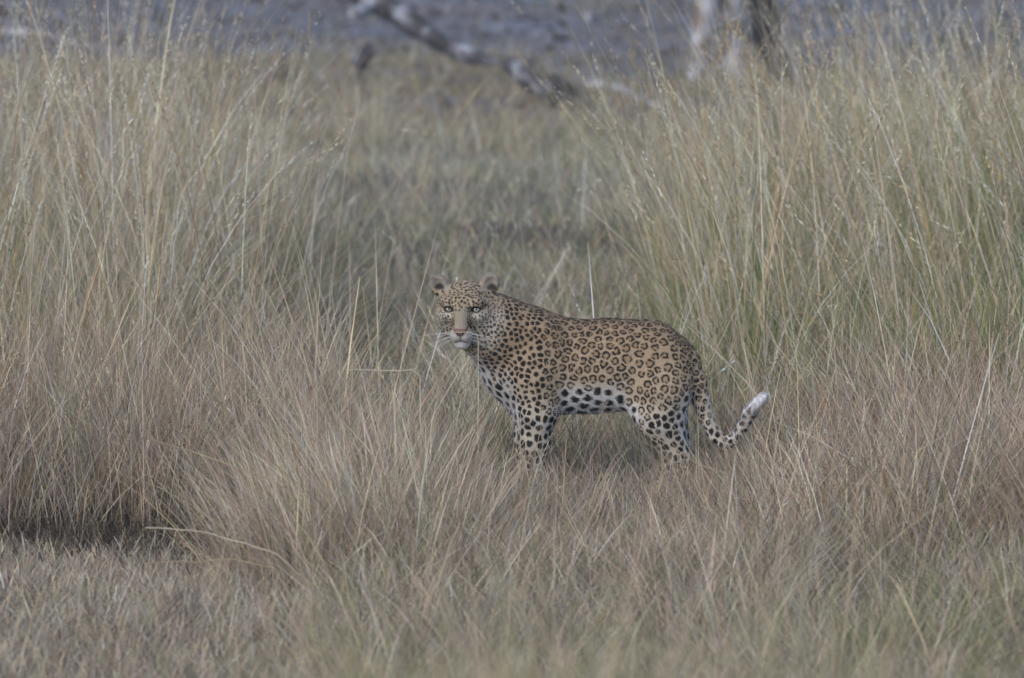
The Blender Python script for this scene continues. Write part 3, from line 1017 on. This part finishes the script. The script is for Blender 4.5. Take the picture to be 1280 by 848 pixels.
# near stems, far out of focus ---------------------------------------------------------------
G = Grass()
PI_ = [(-.36, 8.6), (.46, 8.6), (.62, 12.6), (-.30, 12.6)]
stand(G, PI_, 1700, (.98, 1.20), {'olive': 2.4, 'straw': 3, 'pink': 2, 'green': .8, 'pale': 1}, R0, w=(.0022, .0045), lean=(.02, .22), curve=(.1, .5), clump=.12, nclump=24, heads=.4, chvar=.3,
      hmul=lambda x, y: 2.6 - .159 * (y + 20))
G.build('near_grass', 'hazy out of focus grass tips in the nearest foreground')
# sparse dry grass on the bare ground round the log ----------------------------------------------
G = Grass()
PK = [(-4.5, 34.0), (4.5, 34.0), (4.6, 39.4), (1.6, 39.2), (.8, 38.6), (.3, 40.0), (-.3, 41.2), (-1.3, 42.2), (-4.6, 41.5)]
stand(G, PK, 34000, (.06, .21), {'brown': 2.2, 'straw': 3.2, 'olive': 2.0, 'grey': 2, 'ochre': .8, 'rust': .5}, R0, w=(.003, .006), lean=(.1, .6), curve=(.2, .9), clump=.24, nclump=420, loose=.55, seg=3)
PK2 = [(-4.8, 38), (4.8, 38), (5.4, 43), (-5.4, 43)]
stand(G, PK2, 5000, (.08, .24), {'brown': 3, 'straw': 2, 'olive': 1.4, 'grey': 2}, R0, w=(.003, .006), lean=(.1, .6), curve=(.2, .9), clump=.2, nclump=110, loose=.15, seg=3)
PK3 = [(-6.0, 42), (6.0, 42), (8, 62), (-8, 62)]
stand(G, PK3, 8000, (.06, .20), {'brown': 2, 'grey': 2.5, 'olive': 1.6, 'dark': 1}, R0, w=(.005, .010), lean=(.1, .7), curve=(.2, .9), clump=.3, nclump=160, loose=.15, seg=3)
G.build('sparse_grass', 'sparse brown grass on the bare ground round the fallen wood')

# ---------------------------------------------------------------- dead wood and tree in the background
def wood_material(name, c1, c2, c3):
    m, nt, out = new_mat(name)
    tc = N(nt, 'ShaderNodeTexCoord')
    mp = N(nt, 'ShaderNodeMapping')
    mp.inputs['Scale'].default_value = (3, 3, 3)
    nt.links.new(tc.outputs['Object'], mp.inputs['Vector'])
    n1 = N(nt, 'ShaderNodeTexNoise'); n1.inputs['Scale'].default_value = 2.2; n1.inputs['Detail'].default_value = 5
    n2 = N(nt, 'ShaderNodeTexNoise'); n2.inputs['Scale'].default_value = 26; n2.inputs['Detail'].default_value = 4
    nt.links.new(mp.outputs[0], n1.inputs['Vector']); nt.links.new(mp.outputs[0], n2.inputs['Vector'])
    r1 = N(nt, 'ShaderNodeValToRGB')
    e = r1.color_ramp.elements
    e[0].position, e[0].color = .42, (*c1, 1)
    e[1].position, e[1].color = .68, (*c3, 1)
    k = e.new(.54); k.color = (*c2, 1)
    nt.links.new(n1.outputs['Fac'], r1.inputs['Fac'])
    mx = N(nt, 'ShaderNodeMix', data_type='RGBA', blend_type='MULTIPLY')
    mx.inputs['Factor'].default_value = .6
    nt.links.new(r1.outputs[0], mx.inputs['A']); nt.links.new(n2.outputs['Color'], mx.inputs['B'])
    p = N(nt, 'ShaderNodeBsdfPrincipled')
    p.inputs['Roughness'].default_value = .8
    p.inputs['Specular IOR Level'].default_value = .2
    nt.links.new(r1.outputs[0], p.inputs['Base Color'])
    b = N(nt, 'ShaderNodeBump'); b.inputs['Strength'].default_value = .7; b.inputs['Distance'].default_value = .02
    nt.links.new(n2.outputs['Fac'], b.inputs['Height']); nt.links.new(b.outputs[0], p.inputs['Normal'])
    nt.links.new(p.outputs[0], out.inputs['Surface'])
    return m
M_LOG = wood_material('weathered_log', (.04, .036, .038), (.10, .095, .105), (.36, .355, .40))
M_PALE = wood_material('bleached_wood', (.18, .17, .17), (.36, .35, .38), (.52, .51, .55))
M_BARK = wood_material('grey_bark', (.15, .115, .095), (.34, .325, .34), (.50, .49, .53))
M_DARKBARK = wood_material('dark_bark', (.03, .026, .024), (.06, .05, .045), (.11, .09, .08))

def gnarled(pts, radii, seg=14, sub=8, rough=.16, seed=0, caps=True):
    """knobbly limb along a smoothed path"""
    r = np.random.default_rng(seed)
    pts = np.asarray(pts, float); radii = np.asarray(radii, float)
    n = len(pts); tt = np.linspace(0, n - 1, (n - 1) * sub + 1)
    def cr(a):
        out = []
        for t in tt:
            i = min(int(t), n - 2); f = t - i
            p0, p1, p2, p3 = a[max(i - 1, 0)], a[i], a[i + 1], a[min(i + 2, n - 1)]
            out.append(.5 * (2 * p1 + (p2 - p0) * f + (2 * p0 - 5 * p1 + 4 * p2 - p3) * f * f + (3 * p1 - p0 - 3 * p2 + p3) * f ** 3))
        return np.array(out)
    path, rad = cr(pts), cr(radii[:, None])[:, 0]
    path += np.cumsum(r.normal(size=path.shape) * .05, 0) * rad.mean() * .3
    V, F = tube(path, rad, seg)
    c = np.repeat(path, seg, 0)
    d = V - c
    k = 1 + rough * (wnoise(V, 9 / max(rad.mean(), .02) * .12, seed) * 1.6 + wnoise(V, 60, seed + 1) * .6)
    V = c + d * k[:, None]
    if caps:
        m = len(V)
        V = np.concatenate([V, [path[0], path[-1]]])
        cap = [(m, (j + 1) % seg, j) for j in range(seg)] + [(m + 1, m - seg + j, m - seg + (j + 1) % seg) for j in range(seg)]
        return V, [F, np.array(cap)]
    return V, [F]

def limb(name, pix, mat, parent=None, seed=0, seg=12, rough=.16):
    """pix: (px, py, distance, radius px)"""
    pts = [at(px, py, d) for px, py, d, r in pix]
    rad = [r_ / F_PX * d for px, py, d, r_ in pix]
    V, F = gnarled(pts, rad, seg=seg, seed=seed, rough=rough)
    return mesh_obj(name, V, F, mat, parent)

# the long fallen branch
log = empty('fallen_branch', tuple(at(560, 95, 38.6)))
log.location.z = 0
tag(log, 'long weathered grey fallen branch sloping down through the dry grass', 'branch')
def limb_local(name, pix, mat, parent, seed, **kw):
    o = limb(name, pix, mat, None, seed, **kw)
    o.parent = parent
    o.matrix_parent_inverse = parent.matrix_basis.inverted()
    return o
limb_local('trunk', [(428, -14, 39.6, 15), (470, 2, 39.4, 15), (510, 26, 39.1, 14), (548, 50, 38.8, 12), (580, 66, 38.6, 12), (606, 73, 38.5, 7), (622, 76, 38.4, 3)], M_LOG, log, 1)
limb_local('broken_stub', [(470, 6, 39.4, 9), (452, 14, 39.2, 8), (440, 18, 39.1, 6)], M_PALE, log, 2)
lg = limb('broken_log', [(636, 80, 37.9, 9), (652, 92, 37.8, 12), (675, 108, 37.7, 12), (700, 122, 37.6, 12), (716, 133, 37.5, 8)], M_LOG, None, 5)
tag(lg, 'thick dark and white broken log end lying beyond the longer fallen branch', 'log')
lg = limb('bleached_log', [(700, 104, 38.6, 5), (735, 106, 38.6, 8), (768, 110, 38.4, 8), (800, 126, 38.0, 7), (830, 142, 37.4, 7), (856, 158, 36.9, 5)], M_PALE, None, 6)
tag(lg, 'thin bleached log curving down towards the tree foot', 'log')
lg = limb('wood_chunk', [(448, 84, 38.2, 9), (458, 66, 38.2, 12), (470, 58, 38.2, 8)], M_LOG, None, 7, rough=.3)
tag(lg, 'short upright weathered wood chunk under the long fallen branch', 'wood')
lg = limb('dead_stick', [(-30, 44, 40.5, 4), (20, 40, 40.5, 5), (60, 46, 40.4, 5), (92, 54, 40.3, 4)], M_PALE, None, 8)
tag(lg, 'pale dead stick lying behind the tall rust stemmed grass', 'stick')

fk = limb('forked_branch', [(690, 96, 37.6, 5), (706, 106, 37.4, 6), (720, 118, 37.3, 5), (744, 140, 37.2, 3)], M_DARKBARK, None, 9)
tag(fk, 'short dark forked branch beside the thick broken log end', 'branch')
# tree
tree = empty('tree', tuple(at(925, 112, 39.2)))
tree.location.z = 0
tag(tree, 'multi stemmed tree with pale grey and dark brown bark behind tall grass', 'tree')
limb_local('trunk', [(866, 118, 38.9, 12), (872, 90, 38.9, 10), (878, 40, 39.0, 12), (882, -20, 39.1, 13), (880, -160, 39.3, 11), (850, -420, 39.5, 8), (790, -700, 39.9, 4)], M_BARK, tree, 11, seg=16)
limb_local('trunk', [(915, 125, 39.1, 24), (914, 80, 39.1, 17), (916, 30, 39.2, 15), (912, -30, 39.2, 15), (914, -220, 39.3, 14), (935, -520, 39.3, 10), (930, -860, 39.2, 5)], M_BARK, tree, 12, seg=18)
limb_local('trunk', [(984, 128, 39.4, 15), (970, 85, 39.4, 15), (956, 30, 39.5, 17), (948, -30, 39.5, 17), (962, -240, 39.6, 15), (1050, -520, 39.9, 9), (1130, -800, 40.2, 4)], M_DARKBARK, tree, 13, seg=18)
limb_local('root', [(905, 108, 39.05, 10), (898, 120, 38.7, 9), (888, 138, 38.3, 6)], M_BARK, tree, 14)
def leaf_crown():
    r = np.random.default_rng(9)
    c0 = []
    for (px, py, d) in [(790, -700, 39.9), (930, -860, 39.2), (1130, -800, 40.2), (850, -420, 39.5), (1050, -520, 39.9), (935, -600, 39.3)]:
        for _ in range(14):
            c0.append(at(px, py, d) + r.normal(size=3) * [.75, .75, .45])
    c0 = np.array(c0)
    n = 9000
    p = c0[r.integers(0, len(c0), n)] + r.normal(size=(n, 3)) * .16
    u = r.normal(size=(n, 3)); u /= np.linalg.norm(u, axis=1, keepdims=True)
    v = np.cross(u, r.normal(size=(n, 3))); v /= np.linalg.norm(v, axis=1, keepdims=True)
    s = r.uniform(.02, .045, n)[:, None]
    V = np.stack([p - u * s, p + v * s * .45, p + u * s, p - v * s * .45], 1).reshape(-1, 3)
    C = np.repeat(np.array([.07, .09, .035]) * np.exp(r.normal(size=(n, 1)) * .25), 4, 0)
    return V, np.arange(4 * n).reshape(-1, 4), C
v, f, c_ = leaf_crown()
cr_ = mesh_obj('crown', v, f, M_GRASS, None, c_)
cr_.parent = tree; cr_.matrix_parent_inverse = tree.matrix_basis.inverted()

# litter of dead leaves and twigs on the bare ground
def litter():
    r = np.random.default_rng(10)
    n = 16000
    d = r.uniform(35.5, 64, n); x = r.uniform(-1, 1, n) * (.105 * d)
    y = d - CAM_D
    p = np.stack([x, y, hgt(x, y) + .008], 1)
    a = r.uniform(0, 6.28, n)
    u = np.stack([np.cos(a), np.sin(a), r.normal(size=n) * .35], 1)
    v = np.stack([-np.sin(a), np.cos(a), r.normal(size=n) * .35], 1)
    s = (r.uniform(.015, .05, n) * np.where(r.random(n) < .04, 2.2, 1))[:, None]
    asp = r.uniform(.15, .6, n)[:, None]
    V = np.stack([p - u * s, p - v * s * asp, p + u * s, p + v * s * asp], 1)
    V[..., 2] += .012
    base = np.array([(.06, .05, .05), (.13, .10, .08), (.40, .39, .42), (.10, .10, .06), (.22, .17, .13)])
    C = np.repeat(base[r.choice(5, n, p=[.35, .25, .10, .15, .15])], 4, 0)
    return V.reshape(-1, 3), np.arange(4 * n).reshape(-1, 4), C
v, f, c_ = litter()
tag(mesh_obj('leaf_litter', v, f, M_GRASS, None, c_, False), 'scattered dead leaves and twigs on the bare grey ground', 'leaf litter', kind='stuff')

# ---------------------------------------------------------------- single stalks that stand out
def stalk(pix, dist, label, colr='pale', w=.0042, head=False, group=None):
    """pix from the root (placed on the ground) to the tip"""
    pts = [at(px, py, dist) for px, py in pix]
    root = pts[0].copy()
    t = empty('grass_stalk', (root[0], root[1], 0))
    base = pts[0]
    pts[0] = np.array([base[0], base[1], hgt(base[0], base[1]) - .01])
    P_ = np.array(pts) - np.array([root[0], root[1], 0])
    seg = np.concatenate([[0], np.cumsum(np.linalg.norm(np.diff(P_, axis=0), axis=1))])
    s = np.linspace(0, seg[-1], max(10, len(P_) * 4))
    path = np.stack([np.interp(s, seg, P_[:, i]) for i in range(3)], 1)
    rs = np.random.default_rng(int(abs(pix[0][0]) * 7 + abs(pix[0][1])))
    path[1:-1] += rs.normal(size=(len(path) - 2, 3)) * .0016
    rad = w * .5 * (1 - .4 * s / seg[-1])
    V, F = tube(path, rad, 5)
    col = np.array(PAL[colr]) * np.exp(rs.normal() * .06)
    mesh_obj('stem', V, F, M_GRASS, t, np.tile(col, (len(V), 1)))
    if head:
        G = Grass()
        ring = np.stack([path[-3], path[-1]])[None, :, None, :].repeat(2, 2)
        G.heads(ring, np.array([.9]), np.array([col * 1.1]), rs, m=26, size=.032)
        mesh_obj('seed_head', np.concatenate(G.V), np.concatenate(G.F), M_GRASS, t, np.clip(np.concatenate(G.C), 0, .75))
    tag(t, label, 'grass stalk', group)
    return t
ST = [
 ([(600, 650), (598, 560), (597, 490), (598, 414), (556, 416)], 19.45, 'straw stalk snapped at right angle across the leopard muzzle', 'pale', .0042, False),
 ([(532, 650), (527, 560), (524, 463), (470, 463), (432, 462)], 19.0, 'straw stalk snapped level beside the dark grass hollow', 'pale', .0052, False),
 ([(420, 735), (345, 693), (295, 676), (240, 663), (182, 660)], 17.9, 'arched straw stalk bowed low over the cropped turf', 'pale', .0075, False),
 ([(430, 720), (395, 640), (340, 600), (285, 580), (190, 549)], 18.3, 'long straw stalk bowed through the pinkish grass', 'straw', .0065, False),
 ([(400, 738), (350, 712), (290, 700), (178, 704)], 17.7, 'lowest bowed straw stalk along the turf edge', 'straw', .006, False),
 ([(262, 690), (290, 655), (332, 622)], 18.0, 'short slanting straw stalk crossing the bowed stalks', 'pale', .0045, False),
 ([(342, 640), (345, 320), (357, 240), (387, 72), (386, 14)], 23.5, 'tallest upright straw stalk at the edge of the left tall grass', 'straw', .0065, True),
 ([(405, 470), (424, 270), (437, 180), (450, 122)], 24.0, 'lone upright stalk with pale seed head before the log', 'pale', .0055, True),
 ([(470, 420), (510, 260), (550, 176), (606, 101)], 26.5, 'slanting stalk with seed head crossing below the fallen branch', 'straw', .007, True),
 ([(880, 480), (850, 330), (797, 187), (775, 105), (737, 37), (713, -6)], 23.5, 'long curved stalk leaning out from the yellow green grass', 'grey', .0036, False),
 ([(838, 520), (852, 500), (885, 458), (925, 378)], 21.0, 'slanting pale stalk rising behind the leopard rump', 'pale', .005, False),
 ([(1330, 520), (1280, 309), (1203, 215), (1180, 170)], 22.5, 'long pale stalk leaning through the green based grass', 'pale', .005, False),
 ([(1060, 690), (1000, 630), (935, 603), (870, 578), (800, 536)], 18.9, 'long straw stalk lying across the hind paw grass', 'straw', .005, False),
 ([(1170, 720), (1150, 635), (1100, 607), (1058, 604)], 18.3, 'arched straw stalk in the reddish grass', 'straw', .006, False),
 ([(820, 740), (818, 690), (818, 640), (814, 588)], 18.8, 'upright reddish stalk before the hind legs', 'pink', .005, False),
 ([(640, 690), (648, 640), (662, 590), (668, 560)], 19.3, 'short ochre stalk before the forelegs', 'ochre', .004, False),
 ([(690, 640), (725, 590), (745, 530), (770, 480)], 19.5, 'thin stalk slanting across the leopard belly', 'straw', .0028, False),
]
for pix, d, lab, colr, w, hd in ST:
    stalk(pix, d, lab, colr, w, hd)

# ---------------------------------------------------------------- thin haze volume, added to veil the view and lift the blacks
m_h, nt_h, out_h = new_mat('veil_haze')
pv = N(nt_h, 'ShaderNodeVolumePrincipled')
pv.inputs['Color'].default_value = (.90, .94, 1.0, 1)
pv.inputs['Density'].default_value = 0.0011
pv.inputs['Anisotropy'].default_value = 0.1
nt_h.links.new(pv.outputs[0], out_h.inputs['Volume'])
hx, hy0, hy1, hz0, hz1 = 60.0, -26.0, 110.0, -1.1, 9.0
hv = np.array([(x, y, z) for x in (-hx, hx) for y in (hy0, hy1) for z in (hz0, hz1)])
hf_ = np.array([(0, 1, 3, 2), (4, 6, 7, 5), (0, 4, 5, 1), (2, 3, 7, 6), (0, 2, 6, 4), (1, 5, 7, 3)])
tag(mesh_obj('haze', hv, hf_, m_h, None, None, False), 'thin pale haze added over the whole grassland to lift the blacks', 'haze', kind='stuff')
